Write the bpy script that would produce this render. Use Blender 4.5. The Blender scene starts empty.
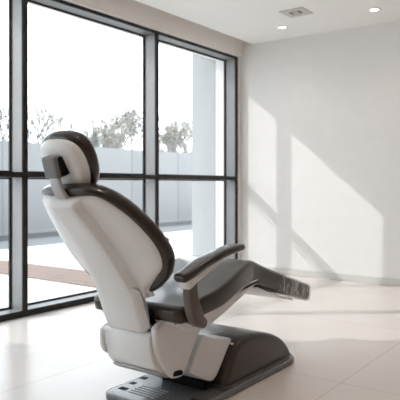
import bpy, bmesh, math, random
from mathutils import Vector, Matrix, noise

# ------------------------------------------------------------------ camera, sky, sun, exposure
S = bpy.context.scene
COL = S.collection
cam_data = bpy.data.cameras.new('camera')
cam = bpy.data.objects.new('camera', cam_data); COL.objects.link(cam)
cam.location = (3.529, -5.588, 0.95)
cam.rotation_euler = (math.radians(90), 0, math.radians(36.15))
cam_data.sensor_width = 36; cam_data.lens = 590 / 400 * 36
cam_data.shift_y = -15 / 400
cam_data.dof.use_dof = True; cam_data.dof.focus_distance = 2.75; cam_data.dof.aperture_fstop = 4.5
cam_data.clip_end = 300
S.camera = cam

world = bpy.data.worlds.new('sky'); S.world = world; world.use_nodes = True
wn = world.node_tree.nodes; wl = world.node_tree.links
bg = wn['Background']
tcw = wn.new('ShaderNodeTexCoord'); sep = wn.new('ShaderNodeSeparateXYZ'); rmp = wn.new('ShaderNodeValToRGB')
wl.new(tcw.outputs['Generated'], sep.inputs[0]); wl.new(sep.outputs['Z'], rmp.inputs[0]); wl.new(rmp.outputs[0], bg.inputs[0])
rmp.color_ramp.elements[0].color = (.94, .98, 1, 1); rmp.color_ramp.elements[1].color = (.78, .89, 1, 1)
bg.inputs['Strength'].default_value = 3.9

sun_data = bpy.data.lights.new('sun', 'SUN'); sun_data.energy = 2.0; sun_data.angle = math.radians(0.8); sun_data.color = (1, .98, .955)
sun = bpy.data.objects.new('sun', sun_data); COL.objects.link(sun)
sun.rotation_euler = Vector((1.27, 1.0, -1.086)).to_track_quat('-Z', 'Y').to_euler()
sun.location = (-6, -6, 7)

S.view_settings.view_transform = 'Standard'; S.view_settings.look = 'None'
S.view_settings.gamma = 1; S.view_settings.exposure = 0.0; S.view_settings.use_curve_mapping = False
try:
    S.cycles.max_bounces = 14; S.cycles.diffuse_bounces = 8; S.cycles.transparent_max_bounces = 24
    S.cycles.use_denoising = True
except Exception: pass

# ------------------------------------------------------------------ materials
def mat(name, col, rough=.5, metal=0, var=.04, scale=8, bump=0, bscale=60, spec=.5, coat=0, stretch=None):
    m = bpy.data.materials.new(name); m.use_nodes = True
    n = m.node_tree.nodes; l = m.node_tree.links; p = n['Principled BSDF']
    p.inputs['Roughness'].default_value = rough; p.inputs['Metallic'].default_value = metal
    p.inputs['Specular IOR Level'].default_value = spec; p.inputs['Coat Weight'].default_value = coat; p.inputs['Coat Roughness'].default_value = .12
    tc = n.new('ShaderNodeTexCoord'); nz = n.new('ShaderNodeTexNoise'); nz.inputs['Scale'].default_value = scale; nz.inputs['Detail'].default_value = 4
    src = tc.outputs['Object']
    if stretch:
        mp = n.new('ShaderNodeMapping'); mp.inputs['Scale'].default_value = stretch; l.new(src, mp.inputs[0]); src = mp.outputs[0]
    l.new(src, nz.inputs['Vector'])
    r = n.new('ShaderNodeValToRGB'); e = r.color_ramp.elements
    e[0].position = .3; e[1].position = .7
    e[0].color = tuple(c * (1 - var) for c in col) + (1,); e[1].color = tuple(min(1, c * (1 + var)) for c in col) + (1,)
    l.new(nz.outputs['Fac'], r.inputs[0]); l.new(r.outputs[0], p.inputs['Base Color'])
    if bump:
        b = n.new('ShaderNodeTexNoise'); b.inputs['Scale'].default_value = bscale; b.inputs['Detail'].default_value = 3
        l.new(src, b.inputs['Vector'])
        bp = n.new('ShaderNodeBump'); bp.inputs['Strength'].default_value = bump; bp.inputs['Distance'].default_value = .01
        l.new(b.outputs['Fac'], bp.inputs['Height']); l.new(bp.outputs[0], p.inputs['Normal'])
    return m

M = {}
M['wall'] = mat('wall_paint', (.80, .785, .765), .75, bump=.05, bscale=220, var=.015)
M['bounce_wall'] = mat('unseen_wall_bounce_brown', (.36, .245, .175), .55, var=.15, scale=3, stretch=(1, 1, .08))  # finish made up for unseen walls, to cut and warm the bounced light
M['header'] = mat('header_paint', (.92, .885, .845), .8, var=.015)
M['ceil'] = mat('ceiling_paint', (.90, .885, .86), .85, var=.01)
M['base'] = mat('baseboard_paint', (.62, .605, .58), .5, var=.02)
M['frame_body'] = mat('satin_aluminium', (.26, .26, .26), .4, .2, var=.03, scale=20)
M['frame'] = mat('bronze_aluminium', (.022, .019, .017), .5, 0, var=.05, scale=20, spec=.3)
M['shell'] = mat('white_shell_plastic', (.81, .82, .82), .33, var=.015, coat=.15)
M['leather'] = mat('dark_upholstery', (.028, .019, .014), .3, var=.10, bump=.03, bscale=160, spec=.25, coat=.7)
M['grey_metal'] = mat('grey_bracket_metal', (.47, .465, .46), .38, .25, var=.04)
M['hinge'] = mat('mid_grey_hinge_plastic', (.18, .175, .17), .42, var=.04)
M['dark_plastic'] = mat('dark_joint_plastic', (.012, .012, .012), .7, var=.1, spec=.15)
M['arm'] = mat('taupe_arm_plastic', (.115, .095, .085), .42, var=.05)
M['plate'] = mat('slate_base_coating', (.125, .128, .132), .26, .1, var=.06, bump=.01, bscale=300, spec=.8)
M['hump'] = mat('dark_cover_plastic', (.046, .037, .032), .28, coat=.12, var=.08)
M['concrete'] = mat('terrace_concrete', (.72, .71, .69), .85, var=.05, scale=2)
M['strip'] = mat('wooden_deck_boards', (.19, .125, .095), .7, var=.2, scale=3, stretch=(1, 14, 1))
M['fin'] = mat('exterior_render', (.38, .39, .395), .85, var=.03)
M['fence'] = mat('frosted_fence_panel', (.225, .23, .233), .5, var=.02)
M['fence_post'] = mat('grey_fence_post', (.24, .25, .26), .5, .2)
M['bark'] = mat('tree_bark', (.20, .185, .175), .9, var=.2)
M['bark_bare'] = mat('dark_bare_bark', (.17, .165, .16), .9, var=.2)
M['leaf'] = mat('dry_olive_leaves', (.27, .255, .225), .7, var=.25, scale=5)
M['leaf_pale'] = mat('pale_dry_leaves', (.27, .255, .23), .7, var=.2, scale=5)
M['conifer'] = mat('grey_green_needles', (.2, .21, .195), .8, var=.2, scale=5)
M['trim'] = mat('white_trim_enamel', (.82, .81, .79), .4, var=.01)
M['vent'] = mat('vent_grey_metal', (.60, .58, .55), .5, .2)
M['vent_dark'] = mat('vent_shadow_gap', (.06, .055, .05), .8)
M['mark'] = mat('pale_printed_mark', (.42, .43, .45), .5, var=.03)
M['steel'] = mat('polished_steel', (.72, .72, .72), .22, .9, var=.03)

def glass_mat():
    m = bpy.data.materials.new('window_glass'); m.use_nodes = True
    n = m.node_tree.nodes; l = m.node_tree.links; n.clear()
    o = n.new('ShaderNodeOutputMaterial'); mx = n.new('ShaderNodeMixShader'); t = n.new('ShaderNodeBsdfTransparent'); g = n.new('ShaderNodeBsdfGlossy')
    g.inputs['Roughness'].default_value = 0.0
    t.inputs['Color'].default_value = (.985, .993, .995, 1)
    lw = n.new('ShaderNodeLayerWeight'); lw.inputs['Blend'].default_value = .5
    pw = n.new('ShaderNodeMath'); pw.operation = 'POWER'; pw.inputs[1].default_value = 4
    ma = n.new('ShaderNodeMath'); ma.operation = 'MULTIPLY_ADD'; ma.inputs[1].default_value = .7; ma.inputs[2].default_value = .05
    l.new(lw.outputs['Facing'], pw.inputs[0]); l.new(pw.outputs[0], ma.inputs[0]); l.new(ma.outputs[0], mx.inputs[0])
    l.new(t.outputs[0], mx.inputs[1]); l.new(g.outputs[0], mx.inputs[2]); l.new(mx.outputs[0], o.inputs[0])
    return m
M['glass'] = glass_mat()

def wrap_mat():
    m = bpy.data.materials.new('clear_plastic_film'); m.use_nodes = True
    n = m.node_tree.nodes; l = m.node_tree.links; n.clear()
    o = n.new('ShaderNodeOutputMaterial'); mx = n.new('ShaderNodeMixShader'); t = n.new('ShaderNodeBsdfTransparent'); p = n.new('ShaderNodeBsdfPrincipled')
    p.inputs['Base Color'].default_value = (.80, .79, .78, 1); p.inputs['Roughness'].default_value = .18; p.inputs['Coat Weight'].default_value = .6
    tc = n.new('ShaderNodeTexCoord'); mp = n.new('ShaderNodeMapping'); mp.inputs['Scale'].default_value = (9, 34, 12)
    nz = n.new('ShaderNodeTexNoise'); nz.inputs['Scale'].default_value = 1.0; nz.inputs['Detail'].default_value = 3; nz.inputs['Distortion'].default_value = 1.5
    l.new(tc.outputs['Object'], mp.inputs[0]); l.new(mp.outputs[0], nz.inputs['Vector'])
    bp = n.new('ShaderNodeBump'); bp.inputs['Strength'].default_value = .9; bp.inputs['Distance'].default_value = .012
    l.new(nz.outputs['Fac'], bp.inputs['Height']); l.new(bp.outputs[0], p.inputs['Normal'])
    r = n.new('ShaderNodeMapRange'); r.inputs['From Min'].default_value = .48; r.inputs['From Max'].default_value = .66
    r.inputs['To Min'].default_value = .10; r.inputs['To Max'].default_value = .68
    l.new(nz.outputs['Fac'], r.inputs[0]); l.new(r.outputs[0], mx.inputs[0])
    l.new(t.outputs[0], mx.inputs[1]); l.new(p.outputs[0], mx.inputs[2]); l.new(mx.outputs[0], o.inputs[0])
    return m
M['wrap'] = wrap_mat()

def floor_mat():
    m = bpy.data.materials.new('floor_tiles'); m.use_nodes = True
    n = m.node_tree.nodes; l = m.node_tree.links; p = n['Principled BSDF']
    tc = n.new('ShaderNodeTexCoord'); mp = n.new('ShaderNodeMapping'); mp.inputs['Location'].default_value = (-.005, .5, 0)
    l.new(tc.outputs['Object'], mp.inputs[0])
    b = n.new('ShaderNodeTexBrick'); b.offset = 0; b.squash = 1
    b.inputs['Color1'].default_value = (.77, .705, .66, 1); b.inputs['Color2'].default_value = (.79, .725, .68, 1); b.inputs['Mortar'].default_value = (.65, .565, .505, 1)
    b.inputs['Scale'].default_value = 1; b.inputs['Brick Width'].default_value = 1.2; b.inputs['Row Height'].default_value = 1.2
    b.inputs['Mortar Size'].default_value = .004; b.inputs['Mortar Smooth'].default_value = .3
    l.new(mp.outputs[0], b.inputs['Vector'])
    nz = n.new('ShaderNodeTexNoise'); nz.inputs['Scale'].default_value = 2.2; nz.inputs['Detail'].default_value = 5; l.new(tc.outputs['Object'], nz.inputs['Vector'])
    mx = n.new('ShaderNodeMix'); mx.data_type = 'RGBA'; mx.blend_type = 'MULTIPLY'; mx.inputs['Factor'].default_value = .12
    l.new(b.outputs['Color'], mx.inputs['A']); l.new(nz.outputs['Fac'], mx.inputs['B']); l.new(mx.outputs['Result'], p.inputs['Base Color'])
    p.inputs['Roughness'].default_value = .24; p.inputs['Specular IOR Level'].default_value = .45
    return m
M['floor'] = floor_mat()

def emit_mat(name, col, s):
    m = bpy.data.materials.new(name); m.use_nodes = True
    p = m.node_tree.nodes['Principled BSDF']; p.inputs['Base Color'].default_value = (.9, .88, .85, 1)
    p.inputs['Emission Color'].default_value = col + (1,); p.inputs['Emission Strength'].default_value = s
    return m
M['lamp'] = emit_mat('lit_lamp_lens', (1, .93, .82), 4)

# ------------------------------------------------------------------ mesh helpers
def link(name, bm, m, parent=None, smooth=True, bevel=0, segs=3, sub=0, flip=False):
    bmesh.ops.remove_doubles(bm, verts=bm.verts, dist=1e-5)
    bmesh.ops.recalc_face_normals(bm, faces=bm.faces)
    me = bpy.data.meshes.new(name); bm.to_mesh(me); bm.free()
    for p in me.polygons: p.use_smooth = smooth
    me.materials.append(m)
    o = bpy.data.objects.new(name, me); COL.objects.link(o)
    if parent: o.parent = parent
    if bevel:
        b = o.modifiers.new('bevel', 'BEVEL'); b.width = bevel; b.segments = segs; b.limit_method = 'ANGLE'; b.angle_limit = math.radians(35)
        w = o.modifiers.new('wn', 'WEIGHTED_NORMAL'); w.keep_sharp = True
    if sub:
        s = o.modifiers.new('sub', 'SUBSURF'); s.levels = sub; s.render_levels = sub
    return o

def tag(o, label, cat, group=None, kind=None):
    o['label'] = label; o['category'] = cat
    if group: o['group'] = group
    if kind: o['kind'] = kind
    return o

def struct(o):
    o['kind'] = 'structure'; return o

def empty(name, loc=(0, 0, 0), rz=0, parent=None):
    e = bpy.data.objects.new(name, None); COL.objects.link(e); e.location = loc; e.rotation_euler = (0, 0, rz); e.empty_display_size = .1
    if parent: e.parent = parent
    return e

def box(bm, x0, x1, y0, y1, z0, z1):
    v = [bm.verts.new((x, y, z)) for x in (x0, x1) for y in (y0, y1) for z in (z0, z1)]
    for f in ((0, 1, 3, 2), (4, 6, 7, 5), (0, 4, 5, 1), (2, 3, 7, 6), (0, 2, 6, 4), (1, 5, 7, 3)): bm.faces.new([v[i] for i in f])
def bx(*a):
    bm = bmesh.new(); box(bm, *a); return bm

def prism(bm, pts, x0, x1, axis=0):
    """closed polygon pts extruded along an axis (0: pts are (y,z))"""
    def P(a, b, h): return (h, a, b) if axis == 0 else ((a, h, b) if axis == 1 else (a, b, h))
    A = [bm.verts.new(P(a, b, x0)) for a, b in pts]; B = [bm.verts.new(P(a, b, x1)) for a, b in pts]
    n = len(pts)
    for i in range(n): bm.faces.new([A[i], A[(i + 1) % n], B[(i + 1) % n], B[i]])
    bm.faces.new(A[::-1]); bm.faces.new(B)

def cyl(bm, c0, c1, r0, r1=None, n=20):
    r1 = r0 if r1 is None else r1
    c0 = Vector(c0); c1 = Vector(c1); d = (c1 - c0).normalized(); a = d.orthogonal().normalized(); b = d.cross(a)
    A = []; B = []
    for i in range(n):
        t = 2 * math.pi * i / n; w = a * math.cos(t) + b * math.sin(t)
        A.append(bm.verts.new(c0 + w * r0)); B.append(bm.verts.new(c1 + w * r1))
    for i in range(n): bm.faces.new([A[i], A[(i + 1) % n], B[(i + 1) % n], B[i]])
    bm.faces.new(A[::-1]); bm.faces.new(B)

def skin_rings(bm, rings, close=True, cap0=True, cap1=True):
    R = [[bm.verts.new(p) for p in r] for r in rings]
    n = len(R[0])
    for k in range(len(R) - 1):
        for i in range(n if close else n - 1):
            j = (i + 1) % n
            bm.faces.new([R[k][i], R[k][j], R[k + 1][j], R[k + 1][i]])
    if cap0: bm.faces.new(R[0][::-1])
    if cap1: bm.faces.new(R[-1])

def catmull(P, n, closed=True):
    out = []; N = len(P)
    for i in range(N if closed else N - 1):
        if closed: p0, p1, p2, p3 = P[i - 1], P[i], P[(i + 1) % N], P[(i + 2) % N]
        else: p0, p1, p2, p3 = P[max(i - 1, 0)], P[i], P[i + 1], P[min(i + 2, N - 1)]
        for k in range(n):
            t = k / n
            out.append(tuple(.5 * (2 * b + (c - a) * t + (2 * a - 5 * b + 4 * c - d) * t * t + (3 * b - a - 3 * c + d) * t ** 3) for a, b, c, d in zip(p0, p1, p2, p3)))
    if not closed: out.append(tuple(P[-1]))
    return out

def inset2d(P, d):
    n = len(P); out = []
    area = sum(P[i][0] * P[(i + 1) % n][1] - P[(i + 1) % n][0] * P[i][1] for i in range(n))
    s = 1 if area > 0 else -1
    for i in range(n):
        ax, ay = P[i - 1]; cx_, cy_ = P[(i + 1) % n]
        tx, ty = cx_ - ax, cy_ - ay; L = math.hypot(tx, ty) or 1
        out.append((P[i][0] - s * ty / L * d, P[i][1] + s * tx / L * d))
    return out

def pad_mesh(half, prof_back, prof_front, fmap, dome=0.0, res=6):
    """half: right half outline (u>=0) from bottom to top; profiles: lists of (inset, h) from the rim outwards; fmap(u,v,h)"""
    pts = half + [(-u, v) for u, v in reversed(half) if u > 1e-4]
    O = catmull(pts, res)
    cu = 0; cv = sum(p[1] for p in O) / len(O)
    bm = bmesh.new(); rings = []
    def side(prof):
        rs = []
        for d, h in prof: rs.append([(u, v, h) for u, v in inset2d(O, d)])
        base = rs[-1]; h0 = prof[-1][1]
        for s in (.85, .7, .55, .4, .25, .1):
            rs.append([(cu + (u - cu) * s, cv + (v - cv) * s, h0 + (dome if h0 > 0 else 0) * (1 - s)) for u, v, _ in base])
        return rs
    back = side(prof_back); front = side(prof_front)
    rings = back[::-1] + front
    skin_rings(bm, [[fmap(*q) for q in r] for r in rings])
    return bm

def rrect(hw, hh, r, n=6):
    r = min(r, hw * .999, hh * .999); P = []
    for cx_, cy_, a0 in ((hw - r, hh - r, 0), (-hw + r, hh - r, 90), (-hw + r, -hh + r, 180), (hw - r, -hh + r, 270)):
        for k in range(n + 1):
            a = math.radians(a0 + 90 * k / n); P.append((cx_ + r * math.cos(a), cy_ + r * math.sin(a)))
    return P

def loft(path, n=6, round_ends=True):
    """path stations (x, y, z, halfwidth, halfthick, radius) ; sections perpendicular to the yz tangent, width along x"""
    st = path; rings = []
    for i, (x, y, z, hw, hh, r) in enumerate(st):
        a = st[max(i - 1, 0)]; b = st[min(i + 1, len(st) - 1)]
        ty, tz = b[1] - a[1], b[2] - a[2]; L = math.hypot(ty, tz); ty /= L; tz /= L
        rings.append([(x + u, y - tz * w, z + ty * w) for u, w in rrect(hw, hh, r, n)])
    if round_ends:
        def cap(i, sgn):
            x, y, z, hw, hh, r = st[i]; j = i + 1 if i == 0 else i - 1
            a = st[j]; ty, tz = y - a[1], z - a[2]; L = math.hypot(ty, tz); ty /= L; tz /= L
            out = []
            for k in range(1, 5):
                t = k / 4 * math.pi / 2; s = math.sin(t) * hh * .8; c = hh * (1 - math.cos(t)) * .8
                ny, nz = -tz, ty
                if i == 0: ny, nz = tz, -ty
                out.append([(x + u, y + ty * s + ny * w, z + tz * s + nz * w) for u, w in rrect(hw - c, hh - c, max(r - c * .5, .002), n)])
            return out
        rings = cap(0, -1)[::-1] + rings + cap(len(st) - 1, 1)
    bm = bmesh.new(); skin_rings(bm, rings); return bm

# ------------------------------------------------------------------ room shell
X1, Y1, H = 6.4, -8.7, 2.5
struct(link('floor', bx(-.30, X1, Y1, 0, -.12, 0), M['floor'], smooth=False))
struct(link('wall_far', bx(0.0, X1 + .2, 0, .2, -.12, 2.8), M['wall'], smooth=False))
struct(link('wall_right', bx(X1, X1 + .2, Y1, 0, -.12, 2.8), M['bounce_wall'], smooth=False))
struct(link('wall_near', bx(-.30, X1 + .2, Y1 - .2, Y1, -.12, 2.8), M['bounce_wall'], smooth=False))
struct(link('ceiling', bx(.165, X1, Y1, 0, H, 2.8), M['ceil'], smooth=False))
struct(link('ceiling_slot', bx(-.30, .165, Y1, 0, 2.72, 2.8), M['ceil'], smooth=False))
struct(link('wall_left', bx(-.30, .03, Y1, 0, 2.372, 2.72), M['header'], smooth=False))
struct(link('baseboard_far', bx(0.0, X1, -.014, 0, 0, .066), M['base'], smooth=False, bevel=.003))
struct(link('baseboard_right', bx(X1 - .014, X1, Y1, -.014, 0, .066), M['base'], smooth=False, bevel=.003))

# window wall: bays between mullions
MY = [-.042, -1.401, -2.871, -3.97, -5.44, -6.91, -8.70]
MW = .043; DEP = -.135; ZT = 2.345; ZB = .045
for i in range(6):
    y1 = MY[i] - (MW if True else 0); y0 = MY[i + 1]
    w = struct(empty('window_%d' % (i + 1), (0, (y0 + y1) / 2, 0)))
    yc = (y0 + y1) / 2; a, b = y0 - yc, y1 - yc
    bm = bmesh.new()                                            # dark inner cover profiles
    box(bm, -.014, 0, a, b, ZT, ZT + .027); box(bm, -.014, 0, a, b, 0, ZB); box(bm, -.014, 0, b, b + MW, 0, ZT + .027)
    if i == 5: box(bm, -.014, 0, a, a + .03, 0, ZT + .027)
    link('cover_profile', bm, M['frame'], w, smooth=False, bevel=.002, segs=2)
    bm = bmesh.new()                                            # lighter aluminium body
    box(bm, DEP, -.014, a, b, ZT + .001, ZT + .027); box(bm, DEP, -.014, a, b, 0, ZB - .001); box(bm, DEP, -.014, b + .001, b + MW, 0, ZT + .027)
    if i == 5: box(bm, DEP, -.014, a, a + .029, 0, ZT + .027)
    link('frame_body', bm, M['frame_body'], w, smooth=False)
    bm = bmesh.new()
    box(bm, DEP - .020, DEP, a, b, ZT, ZT + .027); box(bm, DEP - .020, DEP, a, b, 0, ZB); box(bm, DEP - .020, DEP, b, b + MW, 0, ZT + .027)
    # slim glazing beads round the glass
    for z0, z1 in ((ZB, 1.005), (1.043, ZT)):
        box(bm, DEP - .020, DEP, a, a + .012, z0, z1); box(bm, DEP - .020, DEP, b - .012, b, z0, z1)
        box(bm, DEP - .020, DEP, a, b, z0, z0 + .012); box(bm, DEP - .020, DEP, a, b, z1 - .012, z1)
    link('glazing_bead', bm, M['frame'], w, smooth=False, bevel=.002, segs=2)
    link('transom', bx(-.10, .004, a, b, 1.005, 1.043), M['frame'], w, smooth=False, bevel=.002, segs=2)
    link('pane', bx(DEP - .014, DEP - .006, a, b, ZB, 1.02), M['glass'], w, smooth=False)
    link('pane', bx(DEP - .014, DEP - .006, a, b, 1.03, ZT), M['glass'], w, smooth=False)

struct(link('wall_corner', bx(-.30, 0, MY[0] + .0005, 0, -.12, 2.372), M['wall'], smooth=False))
# unseen translucent sheets added over the near bays to block and soften sun
def diffuser_mat():
    m = bpy.data.materials.new('translucent_diffuser'); m.use_nodes = True
    n = m.node_tree.nodes; l = m.node_tree.links; n.clear()
    o = n.new('ShaderNodeOutputMaterial'); mx = n.new('ShaderNodeMixShader'); d = n.new('ShaderNodeBsdfDiffuse'); t = n.new('ShaderNodeBsdfTranslucent')
    d.inputs[0].default_value = (.90, .92, .93, 1); t.inputs[0].default_value = (.92, .95, .97, 1); mx.inputs[0].default_value = .82
    l.new(d.outputs[0], mx.inputs[1]); l.new(t.outputs[0], mx.inputs[2]); l.new(mx.outputs[0], o.inputs[0]); return m
M['diffuser'] = diffuser_mat()
for i, lb in ((3, 'unseen white diffuser added over the bay nearest the bare panes'), (4, 'unseen white diffuser added over the middle covered bay'), (5, 'unseen white diffuser added over the bay by the near wall')):
    y1 = MY[i] - MW * .5; y0 = MY[i + 1] - (MW * .5 if i < 5 else 0)
    e = empty('light_diffuser', (.045, (y0 + y1) / 2, 0)); hw = (y1 - y0) / 2 - .004
    tag(e, lb, 'diffuser', 'unseen diffusers added on the window wall')
    bm = bmesh.new(); v = [bm.verts.new(q) for q in ((0, -hw, .03), (0, hw, .03), (0, hw, 2.36), (0, -hw, 2.36))]; bm.faces.new(v)
    link('diffuser_sheet', bm, M['diffuser'], e, smooth=False)
    bm = bmesh.new(); cyl(bm, (0, -hw, 2.385), (0, hw, 2.385), .028, n=20); link('diffuser_tube', bm, M['trim'], e)
    link('diffuser_bar', bx(-.008, .008, -hw, hw, .012, .036), M['trim'], e, smooth=False, bevel=.003)

# exterior shell: wall above the windows, canopy, end wall
struct(link('trim_1', bx(-.66, -.30, -9.2, 0, 2.60, 2.80), M['fin'], smooth=False))
struct(link('wall_outside', bx(-.672, -.18, 0, .25, -.12, 2.80), M['fin'], smooth=False))
bm = bmesh.new(); cyl(bm, (-.555, -.87, 0), (-.555, -.87, 2.6), .055, n=32)  # unseen post added to cast the upright shadow band on the far wall
p = link('shadow_post', bm, M['fence_post'], bevel=.004)
tag(p, 'unseen round grey post added outside the window to cast a shadow band', 'post')

struct(link('terrace', bx(-60, -.30, -40, 60, -.14, 0), M['concrete'], smooth=False))
M['fence_shade'] = mat('painted_fence_shadow', (.06, .062, .064), .95, var=.25, scale=90)  # fence's shadow on the terrace, put into the colour of a dark strip
struct(link('fence_shadow_strip', bx(-5.90, -4.95, -7, 12, 0, .006), M['fence_shade'], smooth=False))
M['fence_shade_pale'] = mat('painted_fence_shadow_pale', (.17, .173, .175), .9, var=.08)  # paler outer part of the fence's shadow, painted as a grey band
struct(link('fence_shadow_band', bx(-4.95, -3.95, -7, 12, 0, .006), M['fence_shade_pale'], smooth=False))
e = empty('deck_walkway', (-2.75, -1.42, 0))
for k in range(5):
    y = -.34 + k * .135
    link('deck_board', bx(-2.4, 2.4, y, y + .128, 0, .012), M['strip'], e, smooth=False, bevel=.003)
tag(e, 'strip of brown timber boards crossing the pale terrace outside', 'walkway')

fx = -5.944
for i in range(9):
    y0 = -5.9 + i * 1.76
    e = empty('fence_section', (fx, y0 + .88, 0))
    link('panel', bx(-.02, .02, -.86, .86, .06, 1.78), M['fence'], e, smooth=False, bevel=.004)
    link('post', bx(-.03, .03, .862, .898, 0, 1.80), M['fence_post'], e, smooth=False, bevel=.003)
    link('bottom_rail', bx(-.03, .03, -.86, .86, 0, .055), M['fence_post'], e, smooth=False, bevel=.003)
    tag(e, {4: 'pale fence panel outside behind the leftmost mullion', 5: 'pale fence panel outside behind the headrest and backrest',
            6: 'pale fence panel outside behind the middle mullion and leafy trees', 7: 'pale fence panel outside next to the exterior end wall'}.get(
            i, 'pale fence panel of the garden fence outside, hidden or out of the photo'), 'fence', 'frosted fence panels around the terrace')

# ------------------------------------------------------------------ trees beyond the fence
def make_tree(name, label, loc, h, seed, spread, leafm, nleaf, leafsize, levels=5, trunk=.3, conifer=False):
    R = random.Random(seed); root = empty(name, loc); tag(root, label, 'tree')
    bm = bmesh.new(); lf = bmesh.new(); tips = []
    def grow(p, d, L, r, lev):
        q = p + d * L
        cyl(bm, p, q, r, r * .72, n=6)
        if lev <= 2: tips.extend([p.lerp(q, t) for t in (.5, 1)])
        if lev == 0: return
        for k in range(3 if lev > 1 else 2):
            ax = Vector((R.uniform(-1, 1), R.uniform(-1, 1), R.uniform(-.3, 1))).normalized()
            nd = (d + ax * spread).normalized(); nd.z = max(nd.z, -.1)
            grow(q, nd.normalized(), L * R.uniform(.66, .86), r * .62, lev - 1)
    if conifer:
        cyl(bm, (0, 0, 0), (0, 0, h), .07, .01, n=8)
        for k in range(700):
            t = R.random() ** .8; z = h * (.12 + .88 * t); rr = (1 - t) * h * .19 * R.uniform(.4, 1); a = R.uniform(0, 6.283)
            tips.append(Vector((rr * math.cos(a), rr * math.sin(a), z)))
    else:
        grow(Vector((0, 0, 0)), Vector((0, 0, 1)), h * trunk, h * (.021 if not nleaf else .016), levels)
    for k in range(nleaf):
        c = R.choice(tips) + Vector([R.gauss(0, .07) for _ in range(3)]) * (.6 if conifer else 1)
        a = Vector([R.gauss(0, 1) for _ in range(3)]).normalized(); b = a.orthogonal().normalized(); s = leafsize * R.uniform(.6, 1.3)
        v = [lf.verts.new(c + w) for w in (a * s, b * s * .55 + a.cross(b) * s * .15, -a * s, -b * s * .55 + a.cross(b) * s * .15)]
        lf.faces.new(v)
    zs = [v.co.z for v in bm.verts]; k = h / max(zs)
    for v in bm.verts: v.co *= k
    for v in lf.verts: v.co *= k
    link('branches', bm, M['bark'] if nleaf else M['bark_bare'], root)
    if nleaf: link('foliage', lf, leafm, root, smooth=False)
    else: lf.free()
make_tree('bare_tree', 'bare pale tree behind the headrest, left of the others', (-9.5, 5.0, 0), 3.45, 3, .62, None, 0, .05, 6, .26)
make_tree('bare_tree', 'bare pale tree cut by the left photo edge beyond the fence', (-14, 6.86, 0), 3.8, 9, .62, None, 0, .05, 6, .26)
make_tree('bare_tree', 'small bare tree between the bare tree and the conifer', (-18.0, 13.7, 0), 4.1, 5, .6, M['leaf_pale'], 200, .05, 5, .28)
make_tree('conifer', 'little pointed conifer beyond the fence beside the leafy tree', (-13.5, 10.7, 0), 3.15, 4, .5, M['conifer'], 3200, .05, conifer=True)
make_tree('leafy_tree', 'tallest leafy tree beyond the fence, left of the middle mullion', (-10, 9.2, 0), 3.68, 12, .62, M['leaf'], 1900, .05, 5, .27)
make_tree('leafy_tree', 'shorter leafy tree beyond the fence, right of the middle mullion', (-14, 16.6, 0), 4.1, 21, .62, M['leaf'], 2200, .065, 5, .27)
make_tree('leafy_shrub', 'low pale bush beyond the fence between leafy tree and conifer', (-20, 18.3, 0), 3.9, 31, .85, M['leaf_pale'], 1700, .08, 4, .22)
make_tree('leafy_shrub', 'low pale bush beyond the fence next to the outside wall', (-20, 25.5, 0), 4.0, 33, .85, M['leaf_pale'], 1700, .08, 4, .22)

# ------------------------------------------------------------------ ceiling fittings
def downlight(loc, label, watts=9, group='recessed downlights in the ceiling'):
    e = empty('recessed_downlight', loc); tag(e, label, 'ceiling light', group)
    bm = bmesh.new()
    R = [(.038, -.001), (.040, -.006), (.056, -.006), (.060, -.003), (.060, 0.0), (.038, 0.0)]
    n = 40
    rows = [[bm.verts.new((r * math.cos(2 * math.pi * i / n), r * math.sin(2 * math.pi * i / n), z)) for i in range(n)] for r, z in R]
    for k in range(len(R)):
        a, b = rows[k], rows[(k + 1) % len(R)]
        for i in range(n): bm.faces.new([a[i], a[(i + 1) % n], b[(i + 1) % n], b[i]])
    link('trim_ring', bm, M['trim'], e)
    bm = bmesh.new(); cyl(bm, (0, 0, -.004), (0, 0, 0), .039, n=32)
    link('lamp_lens', bm, M['lamp'], e, smooth=False)
    ld = bpy.data.lights.new('downlight_beam', 'SPOT'); ld.energy = watts; ld.color = (1, .86, .75); ld.spot_size = math.radians(110); ld.spot_blend = .9; ld.shadow_soft_size = .035
    lo = bpy.data.objects.new('downlight_beam', ld); COL.objects.link(lo); lo.parent = e; lo.location = (0, 0, -.012)
downlight((.764, -.439, 2.5), 'lit round downlight nearer the window corner of the ceiling')
downlight((1.699, -.475, 2.5), 'lit round downlight at upper right, farther from the window')
for x, y in ((2.5, -2.6), (4.4, -2.6), (2.5, -4.4), (4.4, -4.4), (2.5, -6.4), (4.4, -6.4)):  # unseen lamps added to fill the shaded side with warm light
    downlight((x, y, 2.5), 'unseen round fill lamp added in the rear part of the ceiling', 24, 'fill lamps added over the rear of the room')
e = empty('ceiling_vent', (1.105, -.81, 2.5)); tag(e, 'square grey air vent set in the white ceiling', 'vent')
bm = bmesh.new()
for a, b, c, d in ((-.115, .115, -.115, -.055), (-.115, .115, .055, .115), (-.115, -.055, -.055, .055), (.055, .115, -.055, .055)): box(bm, a, b, c, d, -.007, 0)
link('vent_frame', bm, M['vent'], e, smooth=False)
link('vent_backing', bx(-.055, .055, -.055, .055, -.002, 0), M['vent_dark'], e, smooth=False)
link('vent_core', bx(-.030, .030, -.030, .030, -.011, -.002), M['vent'], e, smooth=False, bevel=.003)
for k in (-1, 1): link('slat', bx(-.054, .054, k * .043 - .004, k * .043 + .004, -.007, -.002), M['vent'], e, smooth=False)

# ------------------------------------------------------------------ dental chair (local axes: +y towards the feet, +x towards the camera side)
CH = empty('dental_chair', (1.848, -3.677, 0))
tag(CH, 'white and dark brown dental chair standing on the tiled floor', 'dental chair')

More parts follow.
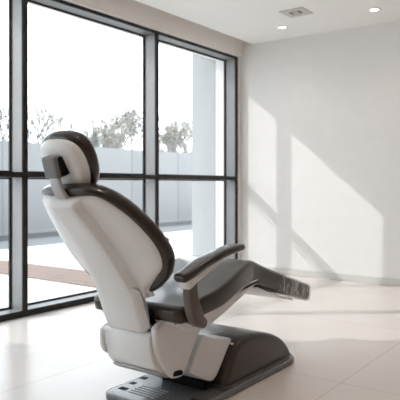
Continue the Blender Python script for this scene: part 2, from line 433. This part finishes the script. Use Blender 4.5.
# base plate
def rr_outline(x0, x1, y0, y1, r_rear, r_front, n=10):
    P = []
    for cx_, cy_, a0, r in ((x1 - r_front, y1 - r_front, 0, r_front), (x0 + r_front, y1 - r_front, 90, r_front), (x0 + r_rear, y0 + r_rear, 180, r_rear), (x1 - r_rear, y0 + r_rear, 270, r_rear)):
        for k in range(n + 1):
            a = math.radians(a0 + 90 * k / n); P.append((cx_ + r * math.cos(a), cy_ + r * math.sin(a)))
    return P
PO = rr_outline(-.225, .235, -.055, 1.015, .06, .13)
bm = bmesh.new()
skin_rings(bm, [[(x, y, z) for x, y in inset2d(PO, d)] for d, z in ((.006, 0), (0, .006), (0, .022), (.002, .027), (.007, .031), (.014, .032))])
bp = link('base_plate', bm, M['plate'], CH)
bm = bmesh.new()
skin_rings(bm, [[(x, y, z) for x, y in inset2d(PO, d)] for d, z in ((.016, .0), (.016, .002))])
link('floor_gasket', bm, M['dark_plastic'], CH)
def slot(x, y, w, l):
    link('plate_slot', bx(x - w / 2, x + w / 2, y - l / 2, y + l / 2, .0315, .0335), M['dark_plastic'], bp, smooth=False, bevel=.0009)
for x, y, w, l in ((-.168, .035, .042, .030), (-.182, .114, .028, .028), (-.190, .198, .034, .030), (.165, .03, .03, .02), (.175, .11, .03, .02)): slot(x, y, w, l)
for k in range(5):
    bm = bmesh.new(); y = .015 + k * .024
    box(bm, -.125, .03, y, y + .008, .0318, .0345)
    link('tread_rib', bm, M['mark'], bp, smooth=False, bevel=.002)

# rear hump cover over the lift mechanism
HP = [(.300, .030), (.335, .100), (.375, .165), (.415, .208), (.46, .222), (.52, .226), (.60, .222), (.69, .206), (.78, .178), (.855, .140), (.908, .098), (.94, .060), (.955, .030)]
HPs = catmull(HP, 4, closed=False)
bm = bmesh.new()
rings = []
for x, s in ((-.205, .0), (-.203, .5), (-.195, .82), (-.178, .96), (-.155, 1), (0, 1.012), (.155, 1), (.178, .96), (.195, .82), (.203, .5), (.205, .0)):
    d = (1 - s) * .028
    ring = []
    n = len(HPs)
    for i, (y, z) in enumerate(HPs):
        a = HPs[max(i - 1, 0)]; b = HPs[min(i + 1, n - 1)]; ty, tz = b[0] - a[0], b[1] - a[1]; L = math.hypot(ty, tz)
        ring.append((x, y + tz / L * d * (1 if z > .031 else .6), max(.03, z - ty / L * d)))
    rings.append(ring)
R = [[bm.verts.new(p) for p in r] for r in rings]
for k in range(len(R) - 1):
    for i in range(len(R[0]) - 1): bm.faces.new([R[k][i], R[k][i + 1], R[k + 1][i + 1], R[k + 1][i]])
    bm.faces.new([R[k][0], R[k + 1][0], R[k + 1][-1], R[k][-1]])
bm.faces.new(R[0]); bm.faces.new(R[-1][::-1])
hc = link('lift_cover', bm, M['hump'], CH)
# foot flange of the cover
bm = bmesh.new()
FO = rr_outline(-.217, .224, .27, .985, .03, .12)
skin_rings(bm, [[(x, y, z) for x, y in inset2d(FO, d)] for d, z in ((0, .031), (0, .036), (.004, .041), (.012, .042))])
link('cover_flange', bm, M['hump'], hc)
bm = bmesh.new(); cyl(bm, (.165, .408, .205), (.181, .404, .207), .006, n=16)
link('steel_pin', bm, M['steel'], hc)

# beige lift arm: slanted plate between the pivot under the seat and the cover
bm = bmesh.new()
arm_pts = [(.235, .075), (.265, .068), (.295, .085), (.340, .135), (.385, .190), (.418, .222), (.402, .236), (.36, .232), (.25, .266), (.195, .290), (.165, .262), (.085, .152), (.16, .110)]
prism(bm, arm_pts, -.150, .166)
link('lift_arm', bm, M['shell'], CH, bevel=.008)
bm = bmesh.new()
prism(bm, [(.225, .030), (.30, .030), (.31, .06), (.285, .080), (.25, .088), (.225, .075)], -.11, .15)
link('pivot_boot', bm, M['dark_plastic'], CH, bevel=.015)

# seat housing below the backrest hinge
HO = [(-.128, .350), (-.134, .325), (-.128, .275), (-.105, .222), (-.066, .185), (-.01, .166), (.04, .165), (.075, .20), (.12, .28), (.16, .335), (.19, .385), (.08, .405), (.0, .385), (-.06, .368)]
def loop_prism(pts, xs):
    """xs list of (x, inset)"""
    bm = bmesh.new(); skin_rings(bm, [[(x, y, z) for y, z in inset2d(pts, d)] for x, d in xs]); return bm
HOs = catmull(HO, 4)
hs = link('seat_housing', loop_prism(HOs, [(-.125, .004), (-.122, 0), (.130, 0), (.137, .003)]), M['shell'], CH)
CO = catmull([(-.118, .388), (-.128, .35), (-.120, .29), (-.090, .23), (-.045, .175), (-.015, .152), (.025, .146), (.055, .152), (.085, .19), (.125, .25), (.165, .305), (.20, .345), (.20, .40), (.10, .425), (-.02, .418)], 4)
cap = link('side_cap', loop_prism(CO, [(.134, .004), (.150, 0), (.160, .003), (.165, .012)]), M['shell'], hs)
bm = bmesh.new(); prism(bm, [(-.02, .163), (.035, .156), (.042, .170), (.028, .180), (-.012, .184), (-.024, .176)], .155, .1685)
link('cap_latch', bm, M['dark_plastic'], cap, bevel=.003)
link('side_cap', loop_prism(catmull([(-.128, .345), (-.137, .31), (-.132, .265), (-.105, .232), (-.06, .235), (.0, .30), (.01, .36), (-.06, .365)], 5), [(-.156, .022), (-.154, .012), (-.148, .004), (-.140, 0), (-.118, 0)]), M['shell'], hs)
link('lower_lip', loop_prism(catmull([(-.085, .186), (-.045, .160), (.01, .146), (.06, .148), (.06, .17), (-.01, .170), (-.06, .190)], 3), [(-.118, .004), (-.115, 0), (.13, 0), (.133, .004)]), M['grey_metal'], hs)

# seat frame (beige wedge under the cushion)
SFp = [(-.07, .40), (-.02, .37), (.06, .335), (.15, .333), (.27, .363), (.40, .405), (.52, .447), (.60, .470), (.60, .486), (.50, .478), (.36, .458), (.20, .43), (.05, .41)]
link('seat_frame', loop_prism(catmull(SFp, 3), [(-.205, .012), (-.203, .004), (-.196, 0), (.196, 0), (.203, .004), (.205, .012)]), M['shell'], CH)

# seat and leg-rest cushion
TOP = [(-.055, .466, .250), (-.02, .471, .256), (.07, .487, .260), (.18, .506, .262), (.30, .535, .250), (.40, .560, .232), (.48, .578, .215), (.545, .584, .203), (.60, .572, .197), (.66, .551, .192), (.76, .518, .188), (.90, .474, .184), (1.05, .428, .178), (1.215, .380, .170), (1.25, .370, .166)]
TH = [.070, .074, .078, .084, .092, .100, .106, .110, .110, .106, .102, .099, .097, .095, .093]
C3 = catmull([(y, z, hw, t) for (y, z, hw), t in zip(TOP, TH)], 4, closed=False)
ring = []
for i, (y, z, hw, t) in enumerate(C3):
    a = C3[max(i - 1, 0)]; b = C3[min(i + 1, len(C3) - 1)]; ty, tz = b[0] - a[0], b[1] - a[1]; L = math.hypot(ty, tz); ty /= L; tz /= L
    sec = []
    r = t * .22
    prof = rrect(hw, t / 2, r, 5)
    dish = .014 * max(0, min(1, (y + .1) / .15)) if y < .5 else .014 * max(0, 1 - (y - .5) / .3)
    # finer top edge so that the cushion can be dished
    for u, w in prof: sec.append((u, w))
    top = [p for p in prof if p[1] >= t / 2 - 1e-6]
    ring.append([(u, y - tz * (w - t / 2), z + ty * (w - t / 2)) for u, w in sec])
def endcap(i, j, k=5):
    y, z, hw, t = C3[i]; a = C3[j]; ty, tz = y - a[0], z - a[1]; L = math.hypot(ty, tz); ty /= L; tz /= L
    ny, nz = (tz, -ty) if i == 0 else (-tz, ty)
    out = []
    for q in range(1, k + 1):
        an = q / k * math.pi / 2; s = math.sin(an); c = 1 - math.cos(an)
        e_ = (.035 if i == 0 else .028)
        hw2 = hw - c * (.04 if i == 0 else .03); t2 = t - 2 * c * .022
        out.append([(u, y + ty * s * e_ + ny * (w - t / 2), z + tz * s * e_ + nz * (w - t / 2)) for u, w in rrect(hw2, t2 / 2, t2 * .22, 5)])
    return out
ring = endcap(0, 2)[::-1] + ring + endcap(len(C3) - 1, len(C3) - 3)
bm = bmesh.new(); skin_rings(bm, ring)
seat = link('seat_cushion', bm, M['leather'], CH)
# thin pale shell under the leg rest
lp = [(.60, .447, .192, .004, .003), (.70, .412, .190, .004, .003), (.85, .364, .184, .004, .003), (1.02, .322, .176, .004, .003)]
link('leg_rest_shell', loft([(0, y, z - .004, a, b, c) for y, z, a, b, c in lp]), M['shell'], CH)

# backrest: local frame
B0 = Vector((0, -.105, .455)); U = Vector((0, -.46, .888)).normalized(); N = Vector((0, .888, .46)).normalized(); XX = Vector((1, 0, 0))
def bmap(u, v, h):
    v = v * 1.08
    h2 = h + .45 * u * u - .30 * v * v
    return tuple(B0 + XX * u + U * v + N * h2)
half = [(0, .040), (.09, .045), (.155, .068), (.215, .108), (.258, .162), (.277, .222), (.272, .29), (.256, .36), (.230, .43), (.200, .485), (.165, .522), (.12, .546), (.06, .554), (0, .555)]
cb = pad_mesh(half, [(0, .02), (.004, .008), (.012, 0)], [(0, .040), (.006, .056), (.018, .068), (.036, .075), (.06, .075)], bmap, dome=-.015)
back = link('back_cushion', cb, M['leather'], CH)

# white back shell with raised centre panel
def half_w(v, P):
    for (w0, v0), (w1, v1) in zip(P, P[1:]):
        if v0 <= v <= v1: return w0 + (w1 - w0) * (v - v0) / (v1 - v0)
    return P[-1][0]
SH = catmull([(.120, .050), (.138, .078), (.168, .110), (.206, .145), (.242, .18), (.259, .23), (.259, .29), (.243, .36), (.217, .43), (.187, .478), (.163, .503), (.142, .518)], 5, closed=False)
rows = []
vs = [.045 + (.518 - .045) * k / 44 for k in range(45)]
def sh_w(v):
    best = SH[0][0]
    for (w0, v0), (w1, v1) in zip(SH, SH[1:]):
        if v0 <= v <= v1 and v1 > v0: return w0 + (w1 - w0) * (v - v0) / (v1 - v0)
    return SH[-1][0] if v > .51 else SH[0][0]
bm = bmesh.new(); R = []
for v in vs:
    w = sh_w(v); p = .098 - .034 * (v - .045) / .473; q = p + .023
    e0 = min(1, max(0, (v - .045) / .02)); e1 = min(1, max(0, (.518 - v) / .03)); ed = math.sqrt(max(0, 1 - (1 - min(e0, e1)) ** 2))
    wd = max(w, q + .02)
    us = [(-1, wd, 0), (-1, wd - .002, .010), (-1, wd - .008, .018), (-1, wd - .02, .024), (-1, (wd + q) / 2, .029), (-1, q, .033), (-1, q - .005, .036), (-1, p + .004, .066), (-1, p - .004, .070), (-1, p * .5, .071)]
    prof = [(s * u, h) for s, u, h in us] + [(0, .071)] + [(-s * u, h) for s, u, h in reversed(us)]
    R.append([bm.verts.new(bmap(u, v, .012 - h * (.45 + .55 * ed))) for u, h in prof])
for k in range(len(R) - 1):
    for i in range(len(R[0]) - 1): bm.faces.new([R[k][i], R[k][i + 1], R[k + 1][i + 1], R[k + 1][i]])
for r in (R[0], R[-1]): bm.faces.new(r)
L0 = [r[0] for r in R]; L1 = [r[-1] for r in R]
for k in range(len(R) - 1): bm.faces.new([L0[k], L0[k + 1], L1[k + 1], L1[k]])
shell = link('back_shell', bm, M['shell'], CH)
# bracket that carries the backrest
brk = []
bm = loop_prism(catmull([(-.212, .545), (-.186, .475), (-.160, .410), (-.140, .366), (-.126, .353), (-.095, .355), (-.085, .37), (-.095, .43), (-.120, .50), (-.145, .55), (-.18, .565)], 4), [(-.110, .030), (-.107, .018), (-.098, .005), (-.088, 0), (.090, 0), (.102, .006), (.114, .022), (.119, .034)])
link('back_bracket', bm, M['shell'], CH)
link('hinge_block', bx(-.095, .108, -.112, -.02, .340, .45), M['dark_plastic'], CH, smooth=False, bevel=.01)

# headrest
HB = Vector((0, -.422, 1.041)); hu = Vector((0, -.52, .854)).normalized(); hn = Vector((0, .854, .52)).normalized()
def hmap(u, v, h): return tuple(HB + XX * u + hu * v + hn * (h * .9 + .9 * u * u))
hh = [(0, -.128), (.042, -.122), (.078, -.096), (.102, -.052), (.114, 0), (.114, .050), (.096, .092), (.056, .114), (0, .120)]
hr = link('headrest_cushion', pad_mesh(hh, [(0, -.012), (.004, -.026), (.014, -.034)], [(0, .010), (.006, .024), (.018, .037), (.034, .044), (.05, .045)], hmap, dome=.004), M['leather'], CH)
hs2 = [(u * .91, v * .91 - .003) for u, v in hh]
link('headrest_shell', pad_mesh(hs2, [(0, -.034), (.002, -.046), (.010, -.058), (.022, -.066), (.036, -.070)], [(0, -.030), (.01, -.028)], hmap, dome=0), M['shell'], hr)
# hinge box and curved stem
def obox(bm, c, ax, ay, az, hx, hy, hz):
    v = [bm.verts.new(c + ax * (sx * hx) + ay * (sy * hy) + az * (sz * hz)) for sx in (-1, 1) for sy in (-1, 1) for sz in (-1, 1)]
    for f in ((0, 1, 3, 2), (4, 6, 7, 5), (0, 4, 5, 1), (2, 3, 7, 6), (0, 2, 6, 4), (1, 5, 7, 3)): bm.faces.new([v[i] for i in f])
bm = bmesh.new(); c = HB + hn * -.080 + hu * .020; bu = Vector((0, -.28, .96)).normalized(); bn = Vector((0, .96, .28)).normalized()
obox(bm, c, XX, bu, bn, .036, .040, .026)
hb = link('headrest_hinge', bm, M['hinge'], hr, smooth=False, bevel=.009)
bm = bmesh.new(); obox(bm, c + XX * .037 + bn * .012, XX, bu, bn, .004, .034, .020)
link('hinge_side', bm, M['dark_plastic'], hb, smooth=False, bevel=.003)
st = [(0, -.494, 1.02, .024, .009, .007), (0, -.498, .985, .025, .009, .007), (0, -.492, .952, .026, .009, .007), (0, -.474, .920, .028, .009, .007), (0, -.440, .890, .029, .009, .007), (0, -.380, .868, .029, .009, .007)]
link('headrest_stem', loft([tuple(q) for q in catmull(st, 4, closed=False)], round_ends=False), M['grey_metal'], CH)
bm = bmesh.new(); obox(bm, Vector((.004, -.385, .878)), XX, U, N, .038, .014, .020)
link('stem_socket', bm, M['dark_plastic'], CH, smooth=False, bevel=.003)

# armrests
def armrest(sx):
    ar = empty('armrest', (0, 0 if sx > 0 else .23, 0 if sx > 0 else -.02), parent=CH)
    x = sx * .305; dy = 0 if sx > 0 else .25
    path = [(x, -.150, .598, .030, .017, .013), (x, -.10, .612, .034, .018, .014), (x, -.03, .634, .036, .018, .015), (x, .05, .654, .036, .018, .015), (x, .13, .670, .035, .017, .014), (x, .20, .678, .033, .016, .013), (x, .258, .681, .030, .014, .012)]
    link('arm_pad', loft([tuple(q) for q in catmull(path, 4, closed=False)]), M['leather'], ar)
    under = [(x, -.125, .572, .026, .021, .007), (x, -.07, .592, .026, .016, .007), (x, .0, .616, .025, .014, .006), (x, .08, .641, .023, .010, .005), (x, .16, .658, .021, .006, .004), (x, .24, .668, .018, .004, .003)]
    link('arm_support', loft([tuple(q) for q in catmull(under, 4, closed=False)]), M['shell'], ar)
    post = [(x, -.088, .574, .021, .026, .012), (x, -.090, .54, .022, .028, .014), (x, -.084, .50, .023, .030, .015), (x, -.068, .455, .024, .032, .016), (x - sx * .006, -.044, .426, .026, .030, .018), (x - sx * .018, -.014, .408, .030, .026, .018), (x - sx * .03, .008, .402, .030, .020, .016)]
    link('arm_post', loft([tuple(q) for q in catmull(post, 4, closed=False)]), M['arm'], ar)
    bm = bmesh.new(); cyl(bm, (sx * .18, .03, .40), (sx * .30, .0, .40), .022, n=20)
    link('arm_pivot', bm, M['arm'], ar)
armrest(1); armrest(-1)

# clear plastic sleeve over the toe end
sl = empty('plastic_sleeve', (1.848, -3.677 + 1.06, .36))
tag(sl, 'crinkled clear plastic sleeve pulled over the foot end of the chair', 'plastic cover')
rings = []; random.seed(4)
for i, (y, z, hw, t) in enumerate(C3):
    if y < .86: continue
    a = C3[max(i - 1, 0)]; b = C3[min(i + 1, len(C3) - 1)]; ty, tz = b[0] - a[0], b[1] - a[1]; L = math.hypot(ty, tz); ty /= L; tz /= L
    sec = []
    for u, w in rrect(hw + .006, t / 2 + .006, t * .28, 8):
        d = .006 * noise.noise(Vector((u * 25, y * 34, w * 40)))
        k = 1 + d / max(.02, math.hypot(u * .3, w))
        sec.append((u * (1 + d * .5), y - tz * (w * k - t / 2) - 1.06, z + ty * (w * k - t / 2) - .36))
    rings.append(sec)
def sub_ring(A, B): return [tuple((p + q) / 2 for p, q in zip(a, b)) for a, b in zip(A, B)]
last = rings[-1]; cy = sum(p[1] for p in last) / len(last); cz = sum(p[2] for p in last) / len(last)
for s, e_ in ((.985, .020), (.95, .032), (.90, .036)):
    rings.append([(p[0] * s, cy + (p[1] - cy) * s + e_ * .94, cz + (p[2] - cz) * s - e_ * .30) for p in last])
bm = bmesh.new(); skin_rings(bm, rings, cap0=False)
link('sleeve_film', bm, M['wrap'], sl)
